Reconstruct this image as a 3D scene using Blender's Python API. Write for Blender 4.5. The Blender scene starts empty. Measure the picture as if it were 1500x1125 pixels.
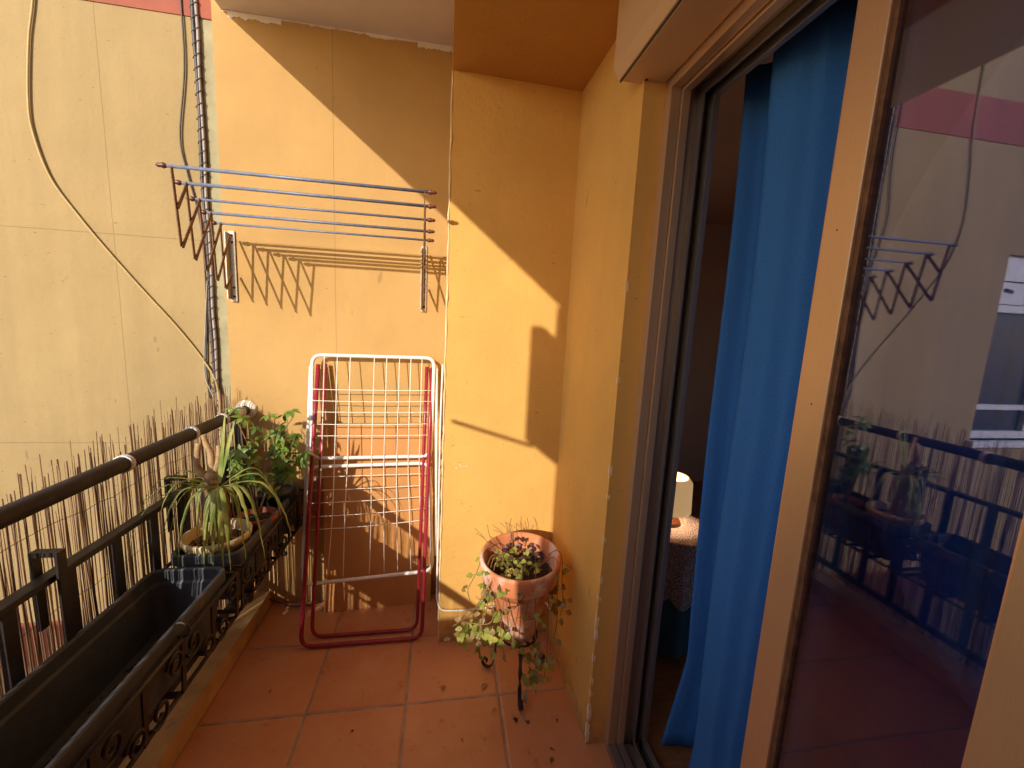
import bpy, bmesh, math, random
from mathutils import Vector, Matrix
R = math.radians
sc = bpy.context.scene
col = sc.collection
rnd = random.Random(7)

# ------------------------------------------------------------------ materials
def nodes(name):
    m = bpy.data.materials.new(name); m.use_nodes = True
    nt = m.node_tree; b = nt.nodes['Principled BSDF']
    return m, nt, b
def N(nt, t, **kw):
    n = nt.nodes.new(t)
    for k, v in kw.items():
        if k in n.inputs: n.inputs[k].default_value = v
        else: setattr(n, k, v)
    return n
def mixc(nt, fac, a, b, mode='MIX'):
    n = nt.nodes.new('ShaderNodeMix'); n.data_type = 'RGBA'; n.blend_type = mode
    for sock, val in ((0, fac), (6, a), (7, b)):
        if hasattr(val, 'is_linked'): nt.links.new(val, n.inputs[sock])
        else: n.inputs[sock].default_value = val if sock == 0 else (*val, 1)
    return n.outputs[2]
def ramp(nt, sock, p0, p1, c0=(0, 0, 0), c1=(1, 1, 1)):
    n = nt.nodes.new('ShaderNodeValToRGB'); nt.links.new(sock, n.inputs[0])
    e = n.color_ramp.elements
    e[0].position = p0; e[1].position = p1; e[0].color = (*c0, 1); e[1].color = (*c1, 1)
    return n.outputs[0]
def noise(nt, scale, detail=4, rough=.55, vec=None, stretch=None):
    n = nt.nodes.new('ShaderNodeTexNoise')
    n.inputs['Scale'].default_value = scale; n.inputs['Detail'].default_value = detail; n.inputs['Roughness'].default_value = rough
    tc = nt.nodes.new('ShaderNodeTexCoord'); src = tc.outputs['Object']
    if stretch:
        mp = nt.nodes.new('ShaderNodeMapping'); mp.inputs['Scale'].default_value = stretch
        nt.links.new(src, mp.inputs[0]); src = mp.outputs[0]
    nt.links.new(src, n.inputs['Vector'])
    return n.outputs['Fac']
def bump(nt, b, sock, strength, dist):
    n = nt.nodes.new('ShaderNodeBump'); n.inputs['Strength'].default_value = strength; n.inputs['Distance'].default_value = dist
    nt.links.new(sock, n.inputs['Height'])
    if b.inputs['Normal'].is_linked:
        nt.links.new(b.inputs['Normal'].links[0].from_socket, n.inputs['Normal'])
    nt.links.new(n.outputs[0], b.inputs['Normal'])
def mul(c, k): return tuple(min(1, x*k) for x in c)
def plain(name, c, rough=.5, metal=0, var=.15, scale=18, bmp=.0, bd=.002, stretch=None, spec=.5, dirt=None):
    m, nt, b = nodes(name)
    f = ramp(nt, noise(nt, scale, 5, .6, stretch=stretch), .3, .7)
    o = mixc(nt, f, mul(c, 1-var), mul(c, 1+var))
    if dirt:
        d = ramp(nt, noise(nt, dirt[1], 6, .7), dirt[2], dirt[2]+.08)
        o = mixc(nt, d, o, dirt[0])
    nt.links.new(o, b.inputs['Base Color'])
    b.inputs['Roughness'].default_value = rough; b.inputs['Metallic'].default_value = metal
    b.inputs['Specular IOR Level'].default_value = spec
    if bmp: bump(nt, b, noise(nt, scale*6, 5, .6, stretch=stretch), bmp, bd)
    return m
def stucco(name, c, grain=1.0, joints=(), streak=.06, pits=True, foot=True):
    """painted render: broad fading, rain streaks, specks, a fine trowelled grain and scored joints"""
    m, nt, b = nodes(name)
    o = mixc(nt, ramp(nt, noise(nt, 1.7, 5, .65), .32, .70), mul(c, .88), mul(c, 1.06))
    o = mixc(nt, ramp(nt, noise(nt, 9, 6, .65, stretch=(1, 1, .12)), .42, .75, (0, 0, 0), (streak*5,)*3), o, mul(c, .82))
    if pits:
        sp = ramp(nt, noise(nt, 30, 3, .6, stretch=(1, 1, 2.6)), .700, .735)
        o = mixc(nt, sp, o, mul(c, .55))
    sp3 = ramp(nt, noise(nt, 9, 2, .5, stretch=(1.6, 1.6, .55)), .755, .775, (0, 0, 0), (.7,)*3)
    o = mixc(nt, sp3, o, mul(c, .62))
    sp2 = ramp(nt, noise(nt, 130, 2, .5), .76, .80)
    o = mixc(nt, sp2, o, mul(c, .6))
    tc = nt.nodes.new('ShaderNodeTexCoord'); sx = nt.nodes.new('ShaderNodeSeparateXYZ'); nt.links.new(tc.outputs['Object'], sx.inputs[0])
    wob = noise(nt, 6, 3)
    if foot:
        zr = ramp(nt, sx.outputs[2], 0, .16, (1, 1, 1), (0, 0, 0)); gn = N(nt, 'ShaderNodeMath', operation='MULTIPLY'); nt.links.new(zr, gn.inputs[0]); nt.links.new(ramp(nt, noise(nt, 13, 6, .7), .38, .66), gn.inputs[1])
        o = mixc(nt, gn.outputs[0], o, (.30, .17, .09))
    o = mixc(nt, ramp(nt, noise(nt, 3.2, 7, .72), .60, .74, (0, 0, 0), (.45,)*3), o, mul(c, .80))
    hs = None
    for ax, v in joints:
        a = N(nt, 'ShaderNodeMath', operation='MULTIPLY_ADD'); nt.links.new(wob, a.inputs[0]); a.inputs[1].default_value = .006
        nt.links.new(sx.outputs[ax], a.inputs[2])
        s = N(nt, 'ShaderNodeMath', operation='SUBTRACT'); nt.links.new(a.outputs[0], s.inputs[0]); s.inputs[1].default_value = v+.003
        ab = N(nt, 'ShaderNodeMath', operation='ABSOLUTE'); nt.links.new(s.outputs[0], ab.inputs[0])
        lt = N(nt, 'ShaderNodeMath', operation='LESS_THAN'); nt.links.new(ab.outputs[0], lt.inputs[0]); lt.inputs[1].default_value = .0016
        if hs is None: hs = lt.outputs[0]
        else:
            mx = N(nt, 'ShaderNodeMath', operation='MAXIMUM'); nt.links.new(hs, mx.inputs[0]); nt.links.new(lt.outputs[0], mx.inputs[1]); hs = mx.outputs[0]
    bump(nt, b, noise(nt, 55, 6, .65), .25*grain, .004)
    bump(nt, b, noise(nt, 7, 3, .5), .2*grain, .012)
    if hs is not None:
        k = N(nt, 'ShaderNodeMath', operation='MULTIPLY'); nt.links.new(hs, k.inputs[0]); k.inputs[1].default_value = .55
        o = mixc(nt, k.outputs[0], o, mul(c, .5))
        inv = N(nt, 'ShaderNodeMath', operation='SUBTRACT'); inv.inputs[0].default_value = 1; nt.links.new(hs, inv.inputs[1])
        bump(nt, b, inv.outputs[0], .5, .003)
    nt.links.new(o, b.inputs['Base Color']); b.inputs['Roughness'].default_value = .8; b.inputs['Specular IOR Level'].default_value = .25
    return m

YEL = (.80, .42, .085)
M = {}
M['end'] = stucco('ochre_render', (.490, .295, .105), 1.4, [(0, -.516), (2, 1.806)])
M['yel'] = stucco('yellow_render', (.70, .395, .105), 2.0)
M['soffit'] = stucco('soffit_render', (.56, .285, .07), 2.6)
M['pale'] = stucco('pale_yellow_render', (.365, .256, .116), 1.9, [(0, -1.43), (2, 1.80), (2, .86), (0, -3.4), (0, -2.72)], .15)
M['joint'] = plain('grey_mastic', (.33, .29, .17), .9, var=.2, scale=9, bmp=.3)
M['red'] = plain('red_band_paint', (.28, .065, .030), .75, var=.15, scale=6, bmp=.2)
M['ceil'] = plain('ceiling_paint', (.74, .67, .60), .9, var=.06, scale=3, bmp=.25, bd=.004)
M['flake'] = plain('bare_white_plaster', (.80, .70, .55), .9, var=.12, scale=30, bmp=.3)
M['grout'] = plain('grey_grout', (.36, .29, .235), .95, var=.35, scale=14, bmp=.3)
M['kerb'] = plain('kerb_stone', (.55, .33, .13), .7, var=.22, scale=9, bmp=.3, dirt=((.25, .15, .07), 14, .62))
M['box'] = plain('shutter_box_paint', (.58, .37, .20), .45, var=.05, scale=4)
M['alu'] = plain('bronze_aluminium', (.62, .41, .24), .36, .55, var=.05, scale=30, stretch=(40, 40, .6))
M['alu_g'] = plain('grey_aluminium', (.34, .29, .26), .38, .7, var=.08, scale=30, stretch=(40, 40, .6))
M['alu_d'] = plain('shadow_gap_rubber', (.03, .028, .03), .6)
M['iron'] = plain('black_iron', (.030, .022, .020), .45, .2, var=.3, scale=40, bmp=.15, bd=.001, dirt=((.10, .05, .03), 25, .64))
M['rail'] = plain('brown_rail_paint', (.048, .038, .038), .6, 0, spec=.2, var=.25, scale=30, dirt=((.13, .08, .05), 30, .66))
M['plastic'] = plain('anthracite_plastic', (.062, .068, .082), .6, var=.2, scale=25, bmp=.06, dirt=((.13, .10, .07), 6, .60))
M['soil'] = plain('dry_soil', (.060, .034, .022), 1, var=.6, scale=60, bmp=1, bd=.01)
M['white'] = plain('white_enamel', (.80, .77, .72), .3, 0, var=.04, dirt=((.30, .13, .05), 45, .70))
M['wire'] = plain('cream_wire_coating', (.80, .74, .62), .4, 0, var=.05)
M['pinkred'] = plain('magenta_enamel', (.30, .018, .035), .3, 0, var=.15, scale=20)
M['blue_rod'] = plain('blue_grey_rod', (.16, .185, .27), .45, .1, var=.2, scale=50)
M['rust'] = plain('brown_painted_steel', (.16, .075, .035), .6, .2, var=.4, scale=40, bmp=.2, bd=.001)
M['knob'] = plain('brown_plastic', (.11, .028, .018), .4, var=.2)
M['bracket'] = plain('worn_white_bracket', (.48, .43, .36), .5, .2, var=.15, scale=30, dirt=((.10, .05, .03), 45, .60))
M['card'] = plain('brown_board', (.52, .24, .07), .75, var=.08, scale=5, stretch=(1, 1, .2))
M['cream'] = plain('cream_glazed_pot', (.66, .52, .28), .4, var=.12, scale=12)
M['teal'] = plain('dark_green_plastic_pot', (.03, .06, .06), .4, var=.15)
M['redpot'] = plain('small_terracotta', (.32, .09, .04), .8, var=.15)
M['tie'] = plain('white_cord', (.74, .70, .66), .7, var=.05)
M['beige_cable'] = plain('beige_cable', (.42, .29, .10), .5, var=.12)
M['dark_cable'] = plain('black_cable', (.055, .045, .045), .5, var=.3)
M['grey_cable'] = plain('grey_cable', (.34, .28, .25), .5, var=.2)
M['bark'] = plain('stem_bark', (.42, .27, .13), .9, var=.35, scale=50, bmp=.6, bd=.004)
M['bind'] = plain('rusty_wire', (.10, .07, .05), .6, .3)
M['wood_in'] = plain('oak_floor', (.30, .125, .045), .45, var=.25, scale=7, stretch=(1, 8, 1))
M['wall_in'] = plain('interior_wall', (.58, .37, .28), .9, var=.06, scale=3)
M['dark_blue'] = plain('blue_tablecloth', (.035, .11, .20), .9, var=.12, scale=20)
M['shade'] = plain('lamp_shade', (.84, .60, .28), .8, var=.04)
_b = M['shade'].node_tree.nodes['Principled BSDF']; _b.inputs['Emission Color'].default_value = (1, .62, .28, 1); _b.inputs['Emission Strength'].default_value = .25
M['wood_d'] = plain('dark_wood', (.10, .045, .02), .5, var=.25, scale=10)
M['pvc'] = plain('white_pvc', (.70, .70, .70), .4, var=.03)
M['win'] = plain('window_glass', (.05, .055, .06), .08, var=.1)
M['net'] = plain('net_curtain', (.40, .40, .38), .9, var=.1, scale=3)
M['ground'] = plain('courtyard_concrete', (.34, .30, .24), .9, var=.15, scale=1.2, bmp=.2)
M['bead'] = plain('worn_lit_corner_paint', (.74, .54, .27), .8, var=.2, scale=14, bmp=.3, dirt=((.80, .70, .55), 12, .60))  # worn paint, toned pale for the light along the pillar corner
def leaf_mat(name, a, b_, rough=.45, trans=.25, scale=14):
    m, nt, b = nodes(name)
    o = mixc(nt, ramp(nt, noise(nt, scale, 3), .35, .65), a, b_)
    nt.links.new(o, b.inputs['Base Color']); b.inputs['Roughness'].default_value = rough
    t = nt.nodes.new('ShaderNodeBsdfTranslucent'); nt.links.new(o, t.inputs[0])
    mx = nt.nodes.new('ShaderNodeMixShader'); mx.inputs[0].default_value = trans
    nt.links.new(b.outputs[0], mx.inputs[1]); nt.links.new(t.outputs[0], mx.inputs[2])
    nt.links.new(mx.outputs[0], nt.nodes['Material Output'].inputs[0])
    return m
M['leaf'] = leaf_mat('green_leaf', (.07, .16, .02), (.24, .32, .05))
M['strap'] = leaf_mat('strap_leaf', (.17, .23, .03), (.42, .42, .11))
M['dead'] = leaf_mat('dead_leaf', (.34, .15, .05), (.45, .27, .11), .8)
M['ivy'] = leaf_mat('lime_leaf', (.20, .26, .035), (.46, .42, .09))
M['ivy_old'] = leaf_mat('fading_leaf', (.17, .14, .03), (.42, .27, .11))
M['purple'] = leaf_mat('purple_leaf', (.07, .03, .035), (.15, .08, .05))
M['stemg'] = plain('thin_stem', (.20, .12, .05), .8, var=.3)
M['cloth'] = None
def reeds_mat():
    m, nt, b = nodes('split_reed')
    at = N(nt, 'ShaderNodeAttribute', attribute_name='tone')
    o = ramp(nt, at.outputs['Fac'], 0, 1, (.19, .085, .04), (.72, .49, .26))
    o2 = mixc(nt, ramp(nt, noise(nt, 40, 4, .6, stretch=(1, 1, .2)), .4, .7, (0, 0, 0), (.5,)*3), o, (.16, .07, .04))
    nt.links.new(o2, b.inputs['Base Color']); b.inputs['Roughness'].default_value = .7
    t = nt.nodes.new('ShaderNodeBsdfTranslucent'); nt.links.new(o2, t.inputs[0])
    mx = nt.nodes.new('ShaderNodeMixShader'); mx.inputs[0].default_value = .38
    nt.links.new(b.outputs[0], mx.inputs[1]); nt.links.new(t.outputs[0], mx.inputs[2]); nt.links.new(mx.outputs[0], nt.nodes['Material Output'].inputs[0])
    return m
M['reed'] = reeds_mat()
def tile_mat():
    m, nt, b = nodes('terracotta_tile')
    at = N(nt, 'ShaderNodeAttribute', attribute_name='tone')
    o = ramp(nt, at.outputs['Fac'], 0, 1, (.52, .19, .075), (.66, .28, .125))
    o = mixc(nt, ramp(nt, noise(nt, 5, 6, .65), .35, .7), o, (.67, .31, .15))
    o = mixc(nt, ramp(nt, noise(nt, 3.1, 5, .7), .56, .78, (0, 0, 0), (.5,)*3), o, (.62, .34, .19))
    o = mixc(nt, ramp(nt, noise(nt, 16, 5, .7), .60, .72, (0, 0, 0), (.6,)*3), o, (.26, .085, .03))
    o = mixc(nt, ramp(nt, noise(nt, 90, 2, .5), .74, .78), o, (.16, .06, .03))
    nt.links.new(o, b.inputs['Base Color'])
    rr = ramp(nt, noise(nt, 8, 4), .3, .7, (.38,)*3, (.58,)*3); nt.links.new(rr, b.inputs['Roughness'])
    bump(nt, b, noise(nt, 12, 5, .6), .15, .004)
    return m
M['tile'] = tile_mat()
def pot_mat():
    m, nt, b = nodes('weathered_terracotta')
    f = ramp(nt, noise(nt, 6, 6, .65, stretch=(1, 1, .6)), .46, .58)
    o = mixc(nt, f, (.60, .20, .075), (.78, .56, .45))
    o = mixc(nt, ramp(nt, noise(nt, 20, 4, .6), .55, .7, (0, 0, 0), (.7,)*3), o, (.48, .17, .08))
    nt.links.new(o, b.inputs['Base Color']); b.inputs['Roughness'].default_value = .75
    bump(nt, b, noise(nt, 30, 4), .2, .004)
    return m
M['pot'] = pot_mat()
def curtain_mat():
    m, nt, b = nodes('blue_curtain_cloth')
    o = mixc(nt, ramp(nt, noise(nt, 300, 2), .3, .7), (.045, .17, .49), (.062, .23, .59))
    o = mixc(nt, ramp(nt, noise(nt, 2.2, 5, .6, stretch=(1, 1, .3)), .35, .7), o, (.046, .165, .47))
    nt.links.new(o, b.inputs['Base Color']); b.inputs['Roughness'].default_value = .85
    b.inputs['Specular IOR Level'].default_value = .15
    bump(nt, b, noise(nt, 500, 2), .3, .001)
    bump(nt, b, noise(nt, 14, 5, .6, stretch=(1, 1, .35)), .45, .012)
    t = nt.nodes.new('ShaderNodeBsdfTranslucent'); nt.links.new(o, t.inputs[0])
    mx = nt.nodes.new('ShaderNodeMixShader'); mx.inputs[0].default_value = .10
    nt.links.new(b.outputs[0], mx.inputs[1]); nt.links.new(t.outputs[0], mx.inputs[2]); nt.links.new(mx.outputs[0], nt.nodes['Material Output'].inputs[0])
    return m
M['cloth'] = curtain_mat()
def lace_mat():
    m, nt, b = nodes('grey_lace')
    v = N(nt, 'ShaderNodeTexVoronoi', Scale=105.0); tc = nt.nodes.new('ShaderNodeTexCoord'); nt.links.new(tc.outputs['Object'], v.inputs['Vector'])
    v.feature = 'DISTANCE_TO_EDGE'
    f = ramp(nt, v.outputs['Distance'], .10, .20)
    o = mixc(nt, f, (.46, .42, .47), (.09, .11, .17))
    nt.links.new(o, b.inputs['Base Color']); b.inputs['Roughness'].default_value = .9
    return m
M['lace'] = lace_mat()
def glass_mat():
    m, nt, b = nodes('solar_glass')
    nt.nodes.remove(b)
    t = N(nt, 'ShaderNodeBsdfTransparent'); t.inputs[0].default_value = (.72, .73, .84, 1)
    g = N(nt, 'ShaderNodeBsdfGlossy', Roughness=0.0); g.inputs[0].default_value = (.62, .62, .80, 1)
    lw = N(nt, 'ShaderNodeLayerWeight', Blend=.35)
    mr = N(nt, 'ShaderNodeMapRange'); nt.links.new(lw.outputs['Fresnel'], mr.inputs[0])
    mr.inputs[1].default_value = 0; mr.inputs[2].default_value = 1; mr.inputs[3].default_value = .135; mr.inputs[4].default_value = .75
    mx = N(nt, 'ShaderNodeMixShader'); nt.links.new(mr.outputs[0], mx.inputs[0])
    nt.links.new(t.outputs[0], mx.inputs[1]); nt.links.new(g.outputs[0], mx.inputs[2])
    nt.links.new(mx.outputs[0], nt.nodes['Material Output'].inputs[0])
    return m
M['glass'] = glass_mat()

# ------------------------------------------------------------------ builders
ROOT = {}
def empty(name, loc, label, cat, group=None):
    o = bpy.data.objects.new(name, None); col.objects.link(o); o.location = loc
    o.empty_display_size = .05
    ROOT[o] = Vector(loc); o['label'] = label; o['category'] = cat
    if group: o['group'] = group
    return o
class MB:
    """collects shapes given in world coordinates and links them as one mesh object"""
    def __init__(s): s.bm = bmesh.new(); s.tone = s.bm.verts.layers.float.new('tone'); s.t = .5
    def V(s, p):
        v = s.bm.verts.new(p); v[s.tone] = s.t; return v
    def face(s, vs, smooth=False):
        try: f = s.bm.faces.new(vs); f.smooth = smooth; return f
        except ValueError: return None
    def poly(s, pts): return s.face([s.V(p) for p in pts])
    def hexa(s, p):
        v = [s.V(q) for q in p]
        for f in ((3, 2, 1, 0), (4, 5, 6, 7), (0, 1, 5, 4), (1, 2, 6, 5), (2, 3, 7, 6), (3, 0, 4, 7)): s.face([v[i] for i in f])
        return v
    def box(s, x0, x1, y0, y1, z0, z1, bev=0):
        v = s.hexa([(x0, y0, z0), (x1, y0, z0), (x1, y1, z0), (x0, y1, z0), (x0, y0, z1), (x1, y0, z1), (x1, y1, z1), (x0, y1, z1)])
        if bev: bmesh.ops.bevel(s.bm, geom=list({e for q in v for e in q.link_edges}), offset=bev, segments=2, affect='EDGES', profile=.6)
        return s
    def prism(s, pts, z0, z1):
        a = [s.V((x, y, z0)) for x, y in pts]; b = [s.V((x, y, z1)) for x, y in pts]; n = len(pts)
        s.face(a[::-1]); s.face(b)
        for i in range(n): s.face([a[i], a[(i+1) % n], b[(i+1) % n], b[i]])
        return s
    def tube(s, pts, r, n=8, closed=False, cap=True):
        pts = [Vector(p) for p in pts]; m = len(pts); rings = []
        rr = r if hasattr(r, '__len__') else [r]*m
        nrm = None
        for i, p in enumerate(pts):
            if closed: t = pts[(i+1) % m]-pts[i-1]
            else: t = pts[min(i+1, m-1)]-pts[max(i-1, 0)]
            t = t.normalized() if t.length > 1e-9 else Vector((0, 0, 1))
            if nrm is None:
                a = Vector((0, 0, 1)) if abs(t.z) < .9 else Vector((1, 0, 0)); nrm = t.cross(a).normalized()
            else:
                nrm = nrm-t*nrm.dot(t)
                nrm = nrm.normalized() if nrm.length > 1e-6 else t.orthogonal().normalized()
            bn = t.cross(nrm)
            rings.append([s.V(p+(nrm*math.cos(2*math.pi*k/n)+bn*math.sin(2*math.pi*k/n))*rr[i]) for k in range(n)])
        for i in range(m if closed else m-1):
            A, B = rings[i], rings[(i+1) % m]
            for k in range(n): s.face([A[k], A[(k+1) % n], B[(k+1) % n], B[k]], True)
        if cap and not closed: s.face(rings[0][::-1]); s.face(rings[-1])
        return s
    def bar(s, a, b, w, t, up=(0, 0, 1)):
        """flat bar from a to b, w wide across, t thick along up"""
        a = Vector(a); b = Vector(b); d = (b-a).normalized(); u = Vector(up); u = (u-d*u.dot(d)).normalized(); x = d.cross(u)
        c = []
        for p in (a, b):
            for sx, su in ((-1, -1), (1, -1), (1, 1), (-1, 1)): c.append(p+x*sx*w/2+u*su*t/2)
        s.hexa(c); return s
    def lathe(s, c, prof, n=28, axis=Vector((0, 0, 1)), squash=None):
        c = Vector(c); axis = axis.normalized(); ux = axis.orthogonal().normalized(); uy = axis.cross(ux); rings = []
        for r, z in prof:
            if r < 1e-5: rings.append([s.V(c+axis*z)])
            else: rings.append([s.V(c+axis*z+(ux*math.cos(2*math.pi*k/n)+uy*math.sin(2*math.pi*k/n))*r) for k in range(n)])
        for A, B in zip(rings, rings[1:]):
            for k in range(n):
                q = [A[k % len(A)], A[(k+1) % len(A)], B[(k+1) % len(B)], B[k % len(B)]]
                q = [v for i, v in enumerate(q) if v not in q[:i]]
                if len(q) > 2: s.face(q, True)
        return s
    def blade(s, pts, w, side, fold=.25):
        """long leaf: centre line pts, half width list w, fold along the midrib"""
        side = Vector(side); L = []
        pts = [Vector(p) for p in pts]
        for i, p in enumerate(pts):
            t = (pts[min(i+1, len(pts)-1)]-pts[max(i-1, 0)]).normalized()
            sd = side-t*side.dot(t); sd = sd.normalized() if sd.length > 1e-5 else t.orthogonal().normalized()
            n = t.cross(sd); k = w[i]
            L.append([s.V(p-sd*k+n*k*fold), s.V(p), s.V(p+sd*k+n*k*fold)])
        for A, B in zip(L, L[1:]):
            s.face([A[0], A[1], B[1], B[0]], True); s.face([A[1], A[2], B[2], B[1]], True)
        return s
    def leaf(s, p, d, n, L, W):
        """small ovate leaf from p along d with normal n"""
        p = Vector(p); d = Vector(d).normalized(); n = Vector(n); sd = d.cross(n); sd = sd.normalized() if sd.length > 1e-5 else d.orthogonal().normalized(); n = sd.cross(d)
        prof = ((0, 0), (.18, .62), (.42, 1), (.7, .72), (1, 0)); c = []; l = []; r = []
        for t, w in prof:
            q = p+d*L*t-n*L*.22*t*t
            c.append(s.V(q))
            if 0 < t < 1: l.append(s.V(q-sd*W*w/2+n*W*.14*w)); r.append(s.V(q+sd*W*w/2+n*W*.14*w))
        for S, fl in ((l, 0), (r, 1)):
            fs = [[c[0], c[1], S[0]], [c[1], c[2], S[1], S[0]], [c[2], c[3], S[2], S[1]], [c[3], c[4], S[2]]]
            for f in fs: s.face(f if fl else f[::-1], True)
        return s
    def build(s, name, mat, parent=None, label=None, cat=None, group=None, kind=None, autosmooth=None):
        off = ROOT.get(parent, Vector((0, 0, 0))) if parent else Vector((0, 0, 0))
        if off.length: bmesh.ops.translate(s.bm, verts=s.bm.verts, vec=-off)
        bmesh.ops.recalc_face_normals(s.bm, faces=s.bm.faces)
        me = bpy.data.meshes.new(name); s.bm.to_mesh(me); s.bm.free()
        me.materials.append(M[mat] if isinstance(mat, str) else mat)
        o = bpy.data.objects.new(name, me); col.objects.link(o)
        if parent: o.parent = parent; ROOT[o] = off
        if label: o['label'] = label
        if cat: o['category'] = cat
        if group: o['group'] = group
        if kind: o['kind'] = kind
        return o
def thing_box(name, mat, label, cat, *b, bev=0): return MB().box(*b, bev=bev).build(name, mat, None, label, cat)
def bez(p, n=16):
    """Catmull-Rom through the points"""
    p = [Vector(q) for q in p]; P = [p[0]*2-p[1]]+p+[p[-1]*2-p[-2]]; out = []
    for i in range(1, len(P)-2):
        for k in range(n):
            t = k/n; a, b, c, d = P[i-1:i+3]
            out.append(.5*((2*b)+(c-a)*t+(2*a-5*b+4*c-d)*t*t+(3*b-a-3*c+d)*t**3))
    out.append(p[-1]); return out

YE = 2.1           # end wall plane
NEAR = -.80        # added wall closing the balcony behind the camera
# ------------------------------------------------------------------ floor and setting
gm = MB().box(-60, 60, -60, 60, -7.3, -7.0); gm.build('ground', 'ground', kind='structure')
MB().box(-1.0, .757, NEAR, 2.1, -.25, -.0048).build('floor_slab', 'grout', kind='structure')
f = MB()
xs = [-.855+0, -.485, -.115, .255, .625]; ys = [1.442+.352*k for k in range(-7, 3)]
g = .004
for i in range(len(xs)-1):
    for j in range(len(ys)-1):
        x0 = xs[i]+g; x1 = xs[i+1]-g; y0 = max(ys[j]+g, NEAR+.002); y1 = min(ys[j+1]-g, YE-.004)
        if i == 0: x0 = -.85
        if i == 3: x1 = .637
        f.t = rnd.random()
        dz = rnd.uniform(-.0008, .0008); e = .006
        tilt = [rnd.uniform(-.0007, .0007) for _ in range(4)]
        top = [f.V((x, y, -.001+dz+tilt[k])) for k, (x, y) in enumerate(((x0+e, y0+e), (x1-e, y0+e), (x1-e, y1-e), (x0+e, y1-e)))]
        bot = [f.V((x, y, -.0035)) for x, y in ((x0, y0), (x1, y0), (x1, y1), (x0, y1))]
        low = [f.V((x, y, -.02)) for x, y in ((x0, y0), (x1, y0), (x1, y1), (x0, y1))]
        f.face(top)
        for k in range(4):
            f.face([bot[k], bot[(k+1) % 4], top[(k+1) % 4], top[k]]); f.face([low[k], low[(k+1) % 4], bot[(k+1) % 4], bot[k]])
fo = f.build('floor', 'tile', kind='structure')

k = MB()
yy = [NEAR+2.9*i/24 for i in range(25)]
for a, b in zip(yy, yy[1:]):
    za = .072+.003*math.sin(a*5); zb = .072+.003*math.sin(b*5)
    k.hexa([(-1.0, a, -.012), (-.853+.003*math.sin(a*9), a, -.012), (-.853+.003*math.sin(b*9), b, -.012), (-1.0, b, -.012),
            (-1.0, a, za), (-.861+.004*math.sin(a*7), a, za), (-.861+.004*math.sin(b*7), b, zb), (-1.0, b, zb)])
bmesh.ops.remove_doubles(k.bm, verts=k.bm.verts, dist=.0005)
k.build('kerb', 'kerb', None, 'low ochre stone kerb running under the black railing along the tiled floor', 'kerb')

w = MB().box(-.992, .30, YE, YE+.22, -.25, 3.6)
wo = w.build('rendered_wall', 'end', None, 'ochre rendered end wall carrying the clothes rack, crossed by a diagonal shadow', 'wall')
fl = MB()
def ragged(mb, p0, p1, wmin, wmax, n, out, thick, seed):
    """irregular strip of peeled paint between p0 and p1, hanging off the line in direction out"""
    r_ = random.Random(seed); p0 = Vector(p0); p1 = Vector(p1); out = Vector(out).normalized(); nn = Vector(thick)
    prev = None
    for i in range(n+1):
        t = i/n; a = p0.lerp(p1, t); w_ = w_*.72+.28*r_.uniform(wmin-.25*(wmax-wmin), wmax+.25*(wmax-wmin)) if i else (wmin+wmax)/2; b = a+out*max(.001, w_+r_.uniform(-.0012, .0012))
        v = (mb.V(a+nn), mb.V(b+nn), mb.V(a), mb.V(b))
        if prev:
            mb.face([prev[0], v[0], v[1], prev[1]]); mb.face([prev[1], v[1], v[3], prev[3]])
        prev = v
ragged(fl, (-.95, YE, 2.739), (.006, YE, 2.739), .002, .012, 260, (0, 0, -1), (0, -.0018, 0), 3)
ragged(fl, (-.93, YE, 2.739), (-.72, YE, 2.739), .014, .030, 60, (0, 0, -1), (0, -.0026, 0), 5)
ragged(fl, (-.36, YE, 2.739), (-.25, YE, 2.739), .010, .019, 34, (0, 0, -1), (0, -.0026, 0), 6)
ragged(fl, (-.15, YE, 2.739), (.006, YE, 2.739), .016, .036, 50, (0, 0, -1), (0, -.0026, 0), 9)
fl.build('paint_edge', 'ceil', wo)
MB().lathe((-.785, YE-.001, .275), [(0, .004), (.012, .003), (.016, 0)], 10, Vector((0, -1, 0))).build('stain', 'soil', wo)

MB().box(-1.048, -.992, YE+.013, YE+.2, -7.0, 6.5).build('joint_strip', 'joint', None, 'narrow grey joint strip between the ochre wall and the pale facade', 'joint')
fa = MB()
X0 = -6.0; xw0, xw1, zw0, zw1 = -3.20, -2.10, .88, 2.08
for b in ((xw1, -1.048, YE+.012, YE+.30, -7, 6.5), (X0, xw0, YE+.012, YE+.30, -7, 6.5), (xw0, xw1, YE+.012, YE+.30, zw1, 6.5), (xw0, xw1, YE+.012, YE+.30, -7, zw0)): fa.box(*b)
fao = fa.build('facade_wall', 'pale', None, 'pale yellow rendered facade of the neighbouring flat, with red bands and grooves', 'wall')
MB().box(X0, -.9925, YE+.008, YE+.0118, 2.70, 2.93).build('band', 'red', fao)
MB().box(X0, -1.002, YE+.008, YE+.0118, -.27, -.035).build('band', 'red', fao)
wr = empty('window', ((xw0+xw1)/2, YE+.1, zw0), 'white framed window with roller shutter box in the pale facade, seen mirrored in the glass door', 'window')
q = MB()
for b in ((xw0, xw0+.05, zw0, zw1-.3), (xw1-.05, xw1, zw0, zw1-.3), (xw0+.05, xw1-.05, zw0, zw0+.05), (xw0+.05, xw1-.05, zw1-.35, zw1-.3), (-2.675, -2.625, zw0+.05, zw1-.35), (xw0+.05, -2.675, zw0+.20, zw0+.235), (-2.625, xw1-.05, zw0+.20, zw0+.235)):
    q.box(b[0], b[1], YE+.06, YE+.12, b[2], b[3])
q.build('frame', 'pvc', wr)
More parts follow.
